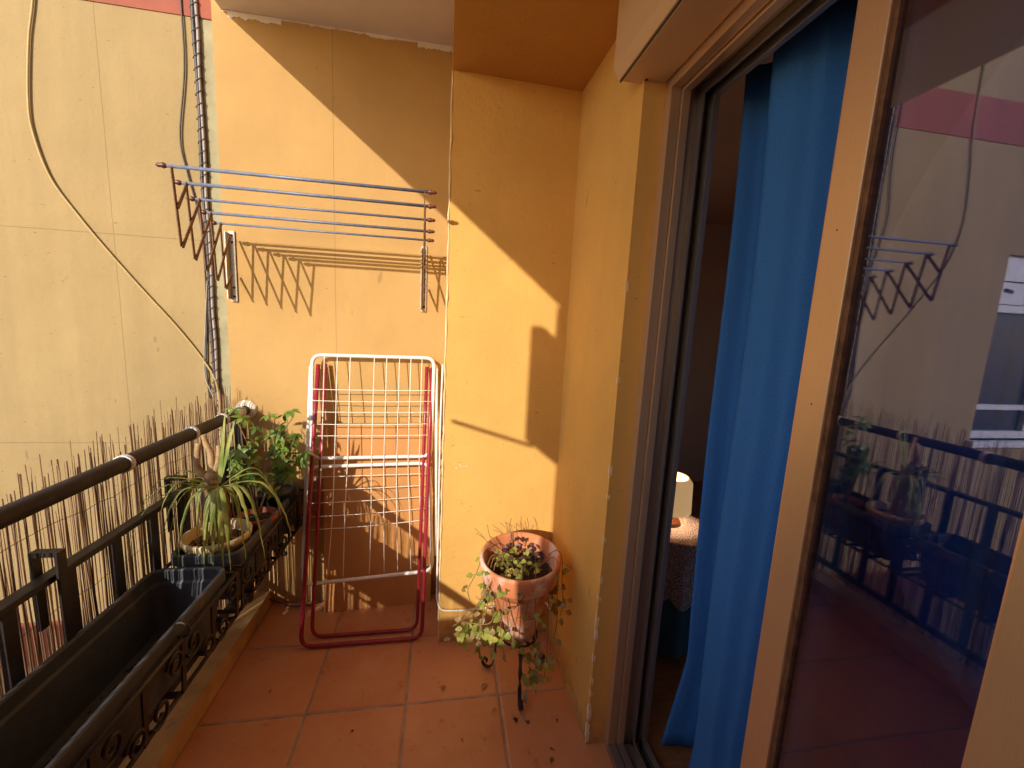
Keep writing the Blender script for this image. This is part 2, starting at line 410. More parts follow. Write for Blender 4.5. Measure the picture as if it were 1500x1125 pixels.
MB().box(xw0, xw1, YE+.05, YE+.2, zw1-.298, zw1-.16).box(xw0, xw1, YE+.035, YE+.2, zw1-.155, zw1).build('shutter_box', 'pvc', wr)
MB().box(xw0+.05, xw1-.05, YE+.09, YE+.1, zw0+.05, zw1-.35).build('pane', 'win', wr)
MB().bar((-2.25, YE+.055, zw1-.22), (-2.18, YE+.05, zw1-.21), .02, .02).build('shutter_strap_guide', 'alu_d', wr)
MB().box(xw0-.03, xw1+.03, YE-.03, YE+.2, zw0-.04, zw0).build('sill', 'pvc', wr)

# ceiling slab, soffit beam, pillar, door wall
MB().box(-.955, .006, NEAR, YE, 2.74, 2.96).build('ceiling', 'ceil', None, 'whitish balcony ceiling slab with crumbling paint along its far edge', 'ceiling')
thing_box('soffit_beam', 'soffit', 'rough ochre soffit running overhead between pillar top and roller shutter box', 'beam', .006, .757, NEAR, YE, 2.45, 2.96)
def pillar():
    p = MB(); zs = [i*.1225 for i in range(21)]; r_ = random.Random(2)
    P = []
    for z in zs: P.append([p.V((x+r_.uniform(-.0012, .0012), y+r_.uniform(-.0012, .0012), max(-.01, z))) for x, y in ((.006, 1.745), (.27, 1.752), (.60, 1.762), (.60, YE), (.006, YE))])
    for A, B in zip(P, P[1:]):
        for k_ in range(5): p.face([A[k_], A[(k_+1) % 5], B[(k_+1) % 5], B[k_]])
    p.face(P[0][::-1]); p.face(P[-1])
    return p.build('pillar', 'yel', None, 'yellow rendered pillar lit by the sun behind the terracotta pot', 'pillar')
pil = pillar()
ch = MB()
def chip(mb, c, u, v, n, su, sv, seed):
    r_ = random.Random(seed); c = Vector(c); u = Vector(u); v = Vector(v); n = Vector(n); m = r_.randint(14, 20)
    pts = []
    for i in range(m):
        a = 2*math.pi*i/m; k_ = r_.uniform(.35, 1.15)
        pts.append(c+u*math.cos(a)*su*k_+v*math.sin(a)*sv*k_)
    top = [mb.V(p+n) for p in pts]; bt = [mb.V(p-n) for p in pts]
    mb.face(top)
    for i in range(m): mb.face([bt[i], bt[(i+1) % m], top[(i+1) % m], top[i]])
for i, z in enumerate((1.31, 1.0, 1.035, .985, .955, 1.12, .62, .40, .09, .05, .93)): chip(ch, (.0045, 1.752, z), (0, 1, 0), (0, 0, 1), (-.0016, 0, 0), .006, rnd.uniform(.004, .014), i); 
for i in range(14): chip(ch, (.085+rnd.uniform(-.03, .03), 1.7462, .865+rnd.uniform(-.012, .012)), (1, 0, 0), (0, 0, 1), (0, -.0012, 0), rnd.uniform(.001, .005), rnd.uniform(.001, .003), 40+i)
chip(ch, (.05, 1.7445, .012), (1, 0, 0), (0, 0, 1), (0, -.0022, 0), .02, .01, 77)
ch.build('peeled_patches', 'flake', pil)
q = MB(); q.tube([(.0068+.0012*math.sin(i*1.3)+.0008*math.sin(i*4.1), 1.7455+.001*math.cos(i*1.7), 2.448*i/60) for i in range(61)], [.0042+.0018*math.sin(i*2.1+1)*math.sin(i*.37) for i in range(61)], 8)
q.build('lit_corner_bead', 'bead', pil)  # worn corner edge; its pale colour also stands in for light on the side
dw = MB()
def splay(z0, z1): dw.prism([(.533, 1.7655), (.5445, 1.205), (.62, 1.205), (.757, 1.205), (.757, 1.7655)], z0, z1)
splay(-.01, 2.45)
dw.box(.60, .757, NEAR, 1.205, 2.215, 2.45)
dw.box(.60, .757, NEAR, -.45, -.01, 2.215)
dwo = dw.build('door_wall', 'yel', None, 'yellow wall beside the sliding door, its corner edge chipped to white plaster', 'wall')
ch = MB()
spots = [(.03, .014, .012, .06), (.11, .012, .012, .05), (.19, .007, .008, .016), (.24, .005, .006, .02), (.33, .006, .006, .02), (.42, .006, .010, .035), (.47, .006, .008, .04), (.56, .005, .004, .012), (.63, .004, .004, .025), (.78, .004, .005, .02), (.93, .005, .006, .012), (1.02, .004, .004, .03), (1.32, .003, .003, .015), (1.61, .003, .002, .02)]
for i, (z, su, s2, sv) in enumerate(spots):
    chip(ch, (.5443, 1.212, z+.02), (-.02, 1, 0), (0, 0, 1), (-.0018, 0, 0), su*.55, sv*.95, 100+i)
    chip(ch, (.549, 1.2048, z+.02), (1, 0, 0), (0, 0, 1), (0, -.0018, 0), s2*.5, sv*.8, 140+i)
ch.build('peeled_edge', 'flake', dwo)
near = MB().box(-.955, .757, NEAR-.2, NEAR, -.25, 2.74)
near.build('added_partition', 'yel', None, 'yellow partition wall added out of view behind the viewer, shading the door wall', 'wall')  # guessed wall, placed so its outer edge keeps sun off the door wall
MB().box(-4.5, -.9555, NEAR-.20, NEAR-.05, -7, 1.27).box(-4.52, -.9555, NEAR-.22, NEAR-.03, 1.2705, 1.31).build('added_parapet', 'pale', None, 'pale coped wall added out of view past the near end, shading the floor', 'added_parapet')  # unseen wall added to block direct sun from the tiles
# unseen blind and pole, added to cast the pillar's shadow patch and thin line
bl = empty('blind_shadow_caster', (-1.01, -.69, 2.05), 'gathered canvas blind added out of view under the slab edge, shading the pillar', 'blind')
q = MB()
q.box(-.985, -.925, -.86, -.575, 2.06, 2.575, .012)
q.build('canvas', 'net', bl)
MB().tube([(-.955, -.585, 2.035), (-.955, .02, 1.865)], .009).build('pole', 'bracket', bl)
MB().box(-.972, -.938, -.79, -.75, 2.5755, 2.7395).build('mounting', 'alu_g', bl)

# shutter box over the door
sb = empty('roller_shutter_box', (.53, .4, 2.2), 'pinkish beige roller shutter box above the sliding door', 'shutter box')
q = MB()
pr = [(.462, 2.447), (.462, 2.235), (.480, 2.209), (.612, 2.209), (.612, 2.447)]
A = [q.V((x, NEAR+.002, z)) for x, z in pr]; B = [q.V((x, 1.235, z)) for x, z in pr]
q.face(A); q.face(B[::-1])
for i in range(5): q.face([A[i], A[(i+1) % 5], B[(i+1) % 5], B[i]])
q.build('casing', 'box', sb)
MB().box(.487, .606, NEAR+.004, 1.222, 2.203, 2.2087, .001).build('underside_lid', 'box', sb)
MB().box(.4835, .4865, NEAR+.004, 1.235, 2.2045, 2.2088).build('lid_groove', 'alu_d', sb)
MB().lathe((.548, 1.20, 2.2035), [(.005, 0), (.004, -.0025), (0, -.003)], 12).build('screw', 'iron', sb)

# ------------------------------------------------------------------ sliding door
df = empty('door_frame', (.69, .4, 0), 'bronze aluminium frame and tracks around the sliding door opening', 'door frame')
# profile: (x0, x1, depth toward the opening, material)
prof = [(.612, .641, .034, 'alu'), (.644, .668, .042, 'alu'), (.668, .674, .010, 'alu_d'), (.674, .704, .018, 'alu_g'), (.704, .711, .044, 'alu_g'), (.711, .738, .014, 'alu_d'), (.738, .756, .046, 'alu_g')]
Y1 = 1.205; ZT = 2.215
for mname, nm in (('alu', 'jamb'), ('alu_g', 'jamb_track'), ('alu_d', 'jamb_seal')):
    q = MB()
    for x0, x1, d, m_ in prof:
        if m_ == mname: q.box(x0, x1, Y1-d, Y1-.0005, .0, ZT-.001, .0012)
    q.build(nm, mname, df)
for mname, nm in (('alu', 'head'), ('alu_g', 'head_track'), ('alu_d', 'head_seal')):
    q = MB()
    for x0, x1, d, m_ in prof:
        if m_ == mname: q.box(x0+.0004, x1-.0004, -.45, Y1-.001-d*0, ZT-.002-d, ZT-.0015, .0012)
    q.build(nm, 'alu' if mname == 'alu_g' and False else mname, df)
q = MB(); s_ = MB()
for x0, x1, d, m_ in prof:
    if m_ == 'alu_d': s_.box(x0, x1, -.45, Y1-.05, .004, .010)
    else: q.box(x0, x1, -.45, Y1-.03, .002, .004+d*.75, .0012)
q.build('sill_track', 'alu_g', df); s_.build('sill_channel', 'alu_d', df)

def leaf_door(name, x, y0, y1, label, stile=.062, far=True):
    r = empty(name, (x, (y0+y1)/2, .03), label, 'sliding door')
    q = MB().box(x-.016, x+.016, y1-stile, y1, .036, 2.175, .003); q.build('stile', 'alu', r)
    MB().box(x-.010, x+.010, y1-stile-.009, y1-stile-.0003, .09, 2.12).build('glazing_bead', 'rust', r)
    MB().box(x-.016, x+.016, y0, y0+stile, .036, 2.175, .003).build('stile', 'alu', r)
    for zs, yo in ((1.69, .030), (1.38, .034), (.52, .03)): MB().lathe((x-.0158, y1-yo, zs), [(.0017, 0), (.0013, .0010), (0, .0012)], 10, Vector((-1, 0, 0))).build('screw', 'alu_d', r)
    MB().box(x-.0155, x+.0155, y0+stile+.0003, y1-stile-.0003, .036, .10, .003).build('rail', 'alu', r)
    MB().box(x-.0155, x+.0155, y0+stile+.0003, y1-stile-.0003, 2.11, 2.175, .003).build('rail', 'alu', r)
    MB().box(x-.003, x+.003, y0+stile-.004, y1-stile+.004, .095, 2.115).build('pane', 'glass', r)
    return r
leaf_door('sliding_door', .690, -.12, .677, 'bronze framed glass door leaf mirroring the balcony, pushed back beside the curtain')
leaf_door('sliding_door', .650, -.44, .327, 'bronze framed glass door leaf overlapping in front, at the lower right corner')

# ------------------------------------------------------------------ room beyond the door
MB().box(.60, 4.2, -2.0, 4.2, -.25, -.013).build('room_floor_base', 'wood_in', kind='structure')
q = MB()
for i in range(30):
    q.t = rnd.random()
    for j in range(5):
        y0 = -2+j*1.25+(.6 if i % 2 else 0); q.box(.756+i*.112, .756+(i+1)*.112-.0015, y0, y0+1.248, -.0125, .002, 0)
q.build('room_floor', 'wood_in', kind='structure')
MB().box(4.0, 4.2, -2, -.6, -.01, 2.5).box(4.0, 4.2, 1.4, 4.2, -.01, 2.5).box(4.0, 4.2, -.6, 1.4, -.01, .8).box(4.0, 4.2, -.6, 1.4, 2.2, 2.5).box(.7575, .861, NEAR-.23, NEAR-.203, -.01, 2.5).box(.86, 4.0, 3.6, 3.8, -.01, 2.5).box(.86, 4.0, -2, -1.8, -.01, 2.5).box(.7575, .78, 1.215, 3.6, -.01, 2.5).box(.7575, .78, NEAR-.2, 1.215, 2.22, 2.5).box(.861, .88, -1.8, NEAR-.21, -.01, 2.5).build('room_wall', 'wall_in', None, 'dark plastered walls of the room behind the curtain', 'wall')  # includes an unseen window gap added to let sky light into the room
MB().box(.758, 4.2, -2, 4.2, 2.5, 2.6).build('room_ceiling', 'wall_in', None, 'shadowy ceiling of the room behind the sliding door', 'ceiling')

cu = empty('curtain', (.87, .45, 2.3), 'long plain blue curtain hanging inside the open door', 'curtain')
q = MB(); nu, nv = 220, 40; grid = []
ctl = [(0, .0), (.02, -.012), (.045, .022), (.075, .052), (.10, .058), (.125, .020), (.145, -.022), (.17, -.030), (.22, -.020), (.27, .0), (.32, .03), (.36, .045), (.41, .01), (.45, -.03), (.52, -.03), (.58, .02), (.64, .045), (.70, .0), (.76, -.035), (.85, -.02), (.92, .03), (1.0, .04), (1.08, -.02), (1.2, -.03), (1.3, .02), (1.4, 0)]
def fold(u):
    for (a, fa_), (b, fb) in zip(ctl, ctl[1:]):
        if a <= u <= b:
            t = (u-a)/(b-a); t = t*t*(3-2*t); return fa_+(fb-fa_)*t
    return 0
for j in range(nv+1):
    z = 2.27-2.25*j/nv; row = []
    low = max(0, (.55-z)/.55)
    for i in range(nu+1):
        u = 1.4*i/nu
        amp = 1.55+.3*low+.15*math.sin(z*2.3)
        lo2 = max(0, (.40-z)/.40)**1.3
        x = .862+fold(u)*amp+.006*math.sin(z*4+u*9)+.03*low*math.exp(-((u-.05)/.08)**2)-.075*lo2*math.exp(-(u/.12)**2)
        y = 1.192-u-.018*math.sin(z*1.5+.4)+.014*math.sin(z*6.1+u*20)*low - .035*(2.27-z)/2.2*math.exp(-u/.2)
        row.append(q.V((x, y, z+.025*low*math.sin(u*16+.5))))
    grid.append(row)
for j in range(nv):
    for i in range(nu): q.face([grid[j][i], grid[j][i+1], grid[j+1][i+1], grid[j+1][i]], True)
cl = q.build('cloth', 'cloth', cu)
md = cl.modifiers.new('thick', 'SOLIDIFY'); md.thickness = .0025; md.offset = 0
hem = MB(); hem.tube([grid[j][0].co if False else Vector((0, 0, 0)) for j in range(2)], .001) if False else None
hp = []
for j in range(nv+1):
    z = 2.27-2.25*j/nv; low = max(0, (.55-z)/.55); u = 0
    hp.append((-.075*max(0, (.40-z)/.40)**1.3+.862+.006*math.sin(z*4)+.03*low*math.exp(-(.05/.08)**2)-.001, 1.192-.018*math.sin(z*1.5+.4)+.014*math.sin(z*6.1)*low-.035*(2.27-z)/2.2+.0015, z+.025*low*math.sin(.5)))
hem.tube(hp, .003, 6).build('hem', 'cloth', cu)
MB().tube([(.87, -.35, 2.30), (.87, 1.5, 2.30)], .014).build('rod', 'wood_d', cu)
for i in range(14): MB().tube([(.87+.019*math.cos(a*math.pi/6), 1.17-i*.1, 2.295+.021*math.sin(a*math.pi/6)) for a in range(12)], .0025, 5, closed=True).build('ring', 'alu_g', cu)

# bedside table with cloth, lace, lamp
tc_ = Vector((1.10, 1.66, 0))
tb = empty('side_table', tc_, 'small round table in a floor length dark blue cloth with grey lace topper', 'table')
def skirt(mb, c, r, z0, z1, flare, wav, nw, scal=0):
    n = 72; m = 14; rows = []
    for j in range(m+1):
        t = j/m; row = []
        for i in range(n):
            a = 2*math.pi*i/n
            rr = r+flare*t+wav*t*math.sin(a*nw)
            zz = z1+(z0-z1)*t - (scal*abs(math.sin(a*nw/2)) if j == m else 0)
            row.append(mb.V((c.x+rr*math.cos(a), c.y+rr*math.sin(a), zz)))
        rows.append(row)
    for A, B in zip(rows, rows[1:]):
        for i in range(n): mb.face([A[i], A[(i+1) % n], B[(i+1) % n], B[i]], True)
    mb.face(rows[0])
q = MB(); skirt(q, tc_, .168, .06, .585, .02, .012, 9); q.build('tablecloth', 'dark_blue', tb)
q = MB(); skirt(q, tc_, .172, .34, .590, .02, .012, 9, .05); q.build('lace_topper', 'lace', tb)
lp = empty('table_lamp', (1.10, 1.70, .59), 'small lamp with pale yellow shade on the lace covered table', 'lamp')
MB().lathe((1.085, 1.70, .592), [(0, 0), (.06, 0), (.055, .015), (.015, .03), (.022, .07), (.012, .11), (.012, .17), (0, .17)], 24).build('base', 'wood_d', lp)
MB().lathe((1.085, 1.70, .66), [(.098, 0), (.092, .14), (.074, .165), (.070, .163), (.088, .138), (.094, .001)], 32).build('lamp_shade', 'shade', lp)

# ------------------------------------------------------------------ railing
XR = -.93
ra = empty('railing', (XR, .7, .075), 'dark metal balcony railing with round brown handrail and flat uprights', 'railing')
MB().tube([(XR, NEAR+.001, 1.032), (XR, .6, 1.034), (XR, 1.5, 1.032), (XR, 2.093, 1.028)], .0225, 16).build('handrail', 'rail', ra)
MB().box(XR-.016, XR+.016, NEAR+.001, 2.095, .828, .845, .002).build('mid_rail', 'iron', ra)
MB().box(XR-.014, XR+.014, NEAR+.001, 2.095, .150, .175, .002).build('bottom_rail', 'iron', ra)
y = NEAR+.11
yb = [.97-.152*k for k in range(12) if .97-.152*k > NEAR+.05]+[.97+.152*k for k in range(1, 8)]
for yk in sorted(yb):
    if yk < 2.0: MB().bar((XR, yk, .1755), (XR, yk, .8275), .030, .014, (1, 0, 0)).build('baluster', 'iron', ra)
for yk in (2.03, .18): MB().box(XR-.017, XR+.017, yk-.02, yk+.02, .076, 1.016, .002).build('post', 'iron', ra)
MB().lathe((XR, YE-.001, 1.028), [(0, .012), (.032, .012), (.045, .004), (.048, 0)], 18, Vector((0, -1, 0))).build('wall_collar', 'flake', ra)

# reed screen tied outside the railing
rf = empty('reed_screen', (-.985, .7, .07), 'sunlit split reed screen tied along the outside of the railing', 'reed screen')
q = MB(); y = NEAR+.005
while y < 2.085:
    q.t = rnd.random()**1.3
    r0 = rnd.uniform(.0011, .0023) if rnd.random() < .86 else rnd.uniform(.0024, .0036); zt = 1.06+.05*min(1, max(0, (y-1.0)/.9))+rnd.gauss(0, .028)
    if rnd.random() < .05: zt -= rnd.uniform(.06, .35)
    if 1.84 < y: zt = min(zt, 1.15)
    lean = rnd.gauss(0, .009)*(2.2 if rnd.random() < .12 else 1); xx = -.982-rnd.uniform(0, .010)
    b0 = rnd.uniform(-.003, .003)
    q.tube([(xx, y, .05+rnd.uniform(0, .03)), (xx+rnd.uniform(-.004, .004), y+lean*.4+b0, .4), (xx+rnd.uniform(-.004, .004), y+lean*.75-b0, .78), (xx+rnd.uniform(-.006, .006), y+lean, min(zt, 1.2))], [r0*1.1, r0, r0*.95, r0*.6], 5)
    y += (1.9 if y < .82 else 1)*(rnd.uniform(.0038, .0066) if rnd.random() > .03 else rnd.uniform(.008, .011))
q.build('reeds', 'reed', rf)
for zz in (.22, .45, .70, .93):
    MB().tube([(-.977+.003*math.sin(i*1.9), NEAR+i*.05, zz+.006*math.sin(i*.7)+.004*math.sin(i*2.9)) for i in range(58)], .0009, 4).build('binding_wire', 'bind', rf)
for yk, nn in ((.62, 1), (1.33, 1), (1.66, 1), (1.88, 1), (1.985, 1), (2.005, 1), (2.028, 1)):
    q = MB()
    for e in range(3):
        q.tube([(XR+.0245*math.cos(a*math.pi/8), yk+e*.0052-.005+.005*math.sin(a*math.pi/8+1), 1.0315+.0245*math.sin(a*math.pi/8)) for a in range(16)], .0030, 6, closed=True)
    q.build('tie', 'tie', rf)

# ------------------------------------------------------------------ planters and wrought iron holders
def holder(name, y0, y1, label):
    r = empty(name, (-.80, (y0+y1)/2, .46), label, 'planter holder', 'wrought iron planter holders on the railing')
    xi, xo = -.908, -.668; zt, zb = .628, .468
    for a, b in (((xo, y0, zt), (xo, y1, zt)),): MB().tube([a, b], .0065).build('rim_bar', 'iron', r)
    q = MB()
    for yy_ in (y0, y1): q.tube([(xi, yy_, zt), (xo, yy_, zt)], .006)
    q.tube([(xi, y0, zt), (xi, y1, zt)], .006); q.build('rim_bar', 'iron', r)
    q = MB()
    for xb in (xo-.01, xi): MB().tube([(xb, y0, zb), (xb, y1, zb)], .006).build('base_bar', 'iron', r)
    n = 6
    for i in range(n+1):
        q = MB(); yy_ = y0+(y1-y0)*i/n; q.bar((xi, yy_, zb-.008), (xo-.01, yy_, zb-.008), .02, .004); q.bar((xo-.0045, yy_, zb), (xo+.0005, yy_, zt-.007), .016, .005, (1, 0, 0))
        if i in (0, n): q.bar((xi, yy_, zb), (xi, yy_, zt), .016, .005, (1, 0, 0))
        q.build('strap', 'iron', r)
    for i in range(n):                                               # S scrolls between the straps
        yc = y0+(y1-y0)*(i+.5)/n; hw = (y1-y0)/n*.5
        for sg in (-1, 1):
            pts = []
            for a in range(22):
                t = a/21; rr = .008+.027*t; an = 2*math.pi*1.35*t+(.6 if sg > 0 else 3.7)
                pts.append((xo+.003, yc+sg*hw*.45+rr*math.cos(an)*sg, (zt+zb)/2+.036*sg*(1 if i % 2 else -1)+rr*math.sin(an)*1.05))
            MB().tube(pts, .0042, 6).build('scroll', 'iron', r)
    for yy_ in (y0+.13, y1-.31 if y1 < 1.5 else y1-.18):
        MB().box(XR-.030, XR-.022, yy_-.011, yy_+.011, .70, .905).box(XR-.0215, XR+.022, yy_-.0105, yy_+.0105, .893, .905).box(XR+.0225, XR+.0305, yy_-.011, yy_+.011, .628, .905).build('hook', 'iron', r)
    return r
hold_a = holder('planter_holder', .52, 1.385, 'wrought iron scroll holder carrying the empty black planter, nearest the viewer')
hold_b = holder('planter_holder', 1.425, 2.075, 'wrought iron scroll holder carrying the potted plants, against the ochre wall')
def planter(name, y0, y1, label):
    xi, xo = -.905, -.680; zb, zt = .478, .668
    r = empty(name, (-.79, (y0+y1)/2, zb), label, 'planter')
    def ring(x0, x1, ya, yb_, z, rad):
        o = []
        for cx, cy, a0 in ((x1-rad, yb_-rad, 0), (x0+rad, yb_-rad, 90), (x0+rad, ya+rad, 180), (x1-rad, ya+rad, 270)):
            for k_ in range(6): a = R(a0+18*k_); o.append((cx+rad*math.cos(a), cy+rad*math.sin(a), z))
        return o
    q = MB(); I = .0
    lv = [(.030, zb, .02), (.010, zt-.045, .03), (.009, zt-.040, .03), (0, zt-.038, .035), (0, zt-.004, .035), (.003, zt, .035), (.011, zt, .03), (.014, zt-.004, .028), (.014, zt-.038, .028), (.019, zt-.046, .026), (.034, zb+.006, .02)]
    rings = []
    for ins, z, rad in lv: rings.append([q.V(p) for p in ring(xi+ins, xo-ins, y0+ins, y1-ins, z, rad)])
    n = len(rings[0])
    for A, B in zip(rings, rings[1:]):
        for k_ in range(n): q.face([A[k_], A[(k_+1) % n], B[(k_+1) % n], B[k_]])
    q.face(rings[0][::-1]); q.face(rings[-1])
    q.build('box', 'plastic', r)
    return r
pa = planter('planter', .535, 1.37, 'long empty anthracite plastic planter in the nearest holder')
q = MB()
for i in range(220):
    c = Vector((-.795+rnd.uniform(-.065, .07), .6+.7*rnd.random()**.6, .4845)); a_ = rnd.uniform(.0012, .006) if i % 9 else rnd.uniform(.006, .016); q.lathe(c, [(0, a_*.5), (a_, .0004), (0, -.001)], 6)
q.build('crumbs', 'soil', pa, kind='stuff')
pb = planter('planter', 1.435, 2.065, 'anthracite plastic planter holding the potted plants, against the ochre wall')
MB().box(-.872, -.712, 1.475, 2.025, .486, .535).build('soil', 'soil', pb)
q = MB()
q.tube([(-.672+.02*math.cos(a*math.pi/7), 1.10, .652+.022*math.sin(a*math.pi/7)) for a in range(14)], .004, 6, closed=True)
q.build('hook_ring', 'iron', hold_a)

# cream pot with the dry stemmed plant
cp = Vector((-.795, 1.535, .54))
po = empty('flower_pot', cp, 'cream glazed pot wedged in the rear planter, holding the strap leaved plant', 'flower pot')
MB().lathe(cp, [(0, 0), (.078, 0), (.082, .02), (.098, .135), (.106, .138), (.108, .158), (.102, .162), (.096, .155), (.092, .125), (0, .12)], 40).build('body', 'cream', po)
q = MB(); q.lathe(cp+Vector((0, 0, .122)), [(0, .012), (.05, .010), (.091, .002)], 24)
q.build('soil', 'soil', po)
q = MB()
for i in range(40):
    a = rnd.uniform(0, 6.28); rr = rnd.uniform(.01, .08); c = cp+Vector((rr*math.cos(a), rr*math.sin(a), .136)); d = Vector((rnd.uniform(-1, 1), rnd.uniform(-1, 1), .15))
    q.leaf(c, d, (0, 0, 1), rnd.uniform(.02, .05), rnd.uniform(.004, .010))
q.build('mulch', 'dead', po)

dp = empty('strap_leaved_plant', (-.80, 1.53, .67), 'strap leaved plant with ringed bare stubs and drooping leaves in the cream pot', 'plant')
q = MB()
stem = bez([(-.785, 1.54, .67), (-.79, 1.53, .76), (-.805, 1.52, .84), (-.795, 1.52, .90), (-.79, 1.52, .945)], 8)
q.tube(stem, [.014+.003*math.sin(i*1.9)+(.009 if 18 < i < 30 else 0) for i in range(len(stem))], 10)
q.build('stem', 'bark', dp)
q = MB()
def stub(pts, r0, r1):
    p = bez(pts, 12); n = len(p)
    q.tube(p, [.66*(r0+(r1-r0)*i/(n-1))*(1+.30*(i % 2)) for i in range(n)], 9)
stub([(-.80, 1.52, .90), (-.835, 1.52, .945), (-.838, 1.525, 1.0), (-.835, 1.53, 1.035)], .016, .012)
stub([(-.795, 1.52, .92), (-.795, 1.525, .99), (-.81, 1.53, 1.03), (-.818, 1.53, 1.065)], .015, .011)
stub([(-.79, 1.52, .92), (-.77, 1.52, .97), (-.765, 1.52, 1.03)], .015, .011)
q.build('stub', 'bark', dp)
q = MB()
crown = Vector((-.765, 1.50, .885))
def strap(az, L, rise, droop, wd, c=crown, mb=None):
    mb = mb or q
    h = Vector((math.cos(az), math.sin(az), 0)); pts = []; ws = []
    n = 16
    for i in range(n+1):
        t = i/n; x_ = L*(1-math.exp(-2.0*t))/(1-math.exp(-2.0))*.75
        z_ = rise*math.sin(min(1, t*1.9)*math.pi/2)*(1-.3*t)-droop*t**2.1
        pts.append(c+h*x_+Vector((0, 0, z_))+Vector((rnd.uniform(-.001, .001),)*3)); ws.append(.72*wd*(.35+.65*math.sin(min(1, t*2.2+.15)*math.pi/2))*(1-max(0, (t-.45)/.55)**1.6)+.0006)
    mb.blade(pts, ws, h.cross(Vector((0, 0, 1))), .35)
specs = [(-1.35, .15, .03, .30, .010), (-1.0, .24, .05, .26, .009), (-1.7, .12, .02, .27, .011), (-1.5, .09, .01, .30, .010), (-.75, .30, .07, .17, .008), (-.45, .26, .06, .28, .008), (-.2, .34, .07, .22, .008), (-2.3, .22, .06, .18, .008), (-2.7, .30, .07, .16, .007), (3.0, .36, .06, .14, .006), (2.6, .24, .05, .17, .008), (-2.0, .20, .04, .24, .008), (-1.2, .12, .02, .22, .012), (.1, .26, .09, .2, .007), (.5, .22, .09, .14, .007), (-2.9, .20, .03, .22, .007), (-.6, .18, .04, .26, .009), (-1.9, .08, .01, .24, .009), (-2.5, .33, .05, .22, .005), (-1.1, .17, .045, .31, .009), (-.9, .13, .03, .25, .010)]
for s in specs: strap(*s)
for s in ((-2.2, .20, .05, .10, .007), (2.9, .22, .06, .11, .007), (-1.6, .12, .04, .2, .008), (2.4, .18, .05, .12, .006)): strap(*s, c=Vector((-.80, 1.52, .90)))
for dx, hh in ((.02, .27), (.035, .2), (.05, .24), (.0, .16)): q.blade([(-.765+dx*t/6, 1.50+.03*t/6, .90+hh*t/6-.02*(t/6)**3) for t in range(7)], [.007, .009, .009, .008, .006, .004, .0006], (1, -.4, 0), .4)
q.build('leaves', 'strap', dp)
q = MB()
for k_ in range(34):
    az = rnd.uniform(-2.3, .3); strap(az, rnd.uniform(.03, .09), .0, rnd.uniform(.15, .23), rnd.uniform(.002, .006), Vector((-.765+rnd.uniform(-.01, .02), 1.51+rnd.uniform(-.02, .02), .87)), q)
q.build('dead_leaves', 'dead', dp)

# second row of pots: dark green pot, small terracotta pot, bushy plants
po2 = empty('flower_pot', (-.76, 1.93, .536), 'dark green plastic pot in the rear planter under the bushy plant', 'flower pot')
MB().lathe((-.76, 1.93, .536), [(0, 0), (.07, 0), (.09, .15), (.096, .152), (.096, .172), (.088, .172), (.084, .15), (0, .15)], 30).build('body', 'teal', po2)
MB().lathe((-.76, 1.93, .687), [(0, .01), (.082, 0)], 20).build('soil', 'soil', po2)
po3 = empty('flower_pot', (-.745, 1.735, .536), 'small red brown pot between the cream pot and the dark green pot', 'flower pot')
MB().lathe((-.745, 1.735, .536), [(0, 0), (.05, 0), (.068, .11), (.074, .112), (.074, .132), (.066, .132), (.062, .11), (0, .11)], 28).build('body', 'redpot', po3)
MB().lathe((-.745, 1.735, .647), [(0, .01), (.061, 0)], 18).build('soil', 'soil', po3)
def bush(name, base, tips, label, mat, size, kin=6):
    r = empty(name, base, label, 'plant')
    st = MB(); lf = MB()
    for tip in tips:
        p = bez([base, Vector(base).lerp(Vector(tip), .5)+Vector((rnd.uniform(-.03, .03), rnd.uniform(-.03, .03), .04)), tip], 8)
        st.tube(p, [.0042*(1-.6*i/(len(p)-1)) for i in range(len(p))], 6)
        for c in [p[-1]]+[p[i] for i in (6, 8, 10, 12, 14) if rnd.random() < .7]:
            d0 = Vector((rnd.gauss(0, 1), rnd.gauss(0, 1)-.5, rnd.uniform(.1, .9))).normalized()
            if c is p[-1]: d0 = Vector((rnd.gauss(0, .3), -.3, 1)).normalized()
            pet = c+d0*rnd.uniform(.02, .05); st.tube([c, (c+pet)/2+Vector((0, 0, .004)), pet], .0011, 4)
            u = d0.orthogonal().normalized(); v = d0.cross(u); k_ = rnd.randint(kin-1, kin+1); ph = rnd.random()*6
            for i in range(k_):
                a = ph+2*math.pi*i/k_; dd = u*math.cos(a)+v*math.sin(a)
                dd = dd+d0*rnd.uniform(-.25, .35)+Vector((0, 0, -.25))
                lf.leaf(pet, dd, d0, rnd.uniform(.75, 1.15)*size, rnd.uniform(.36, .5)*size)
    st.build('stems', 'stemg', r); lf.build('leaves', mat, r)
    return r
bush('schefflera', (-.755, 1.93, .69), [(-.735, 1.88, 1.03), (-.655, 1.90, 1.04), (-.64, 1.87, .95), (-.60, 1.90, .85), (-.69, 1.86, .88), (-.66, 1.85, .78)], 'bushy green umbrella leaved plant in the dark green pot by the ochre wall', 'leaf', .046)
bush('leafy_plant', (-.745, 1.735, .65), [(-.80, 1.75, 1.04), (-.845, 1.82, 1.05), (-.79, 1.76, .93), (-.83, 1.78, .90), (-.74, 1.72, .86), (-.77, 1.80, .98), (-.70, 1.75, .80)], 'upright leafy plant in the small red brown pot beside the railing post', 'leaf', .042, 5)

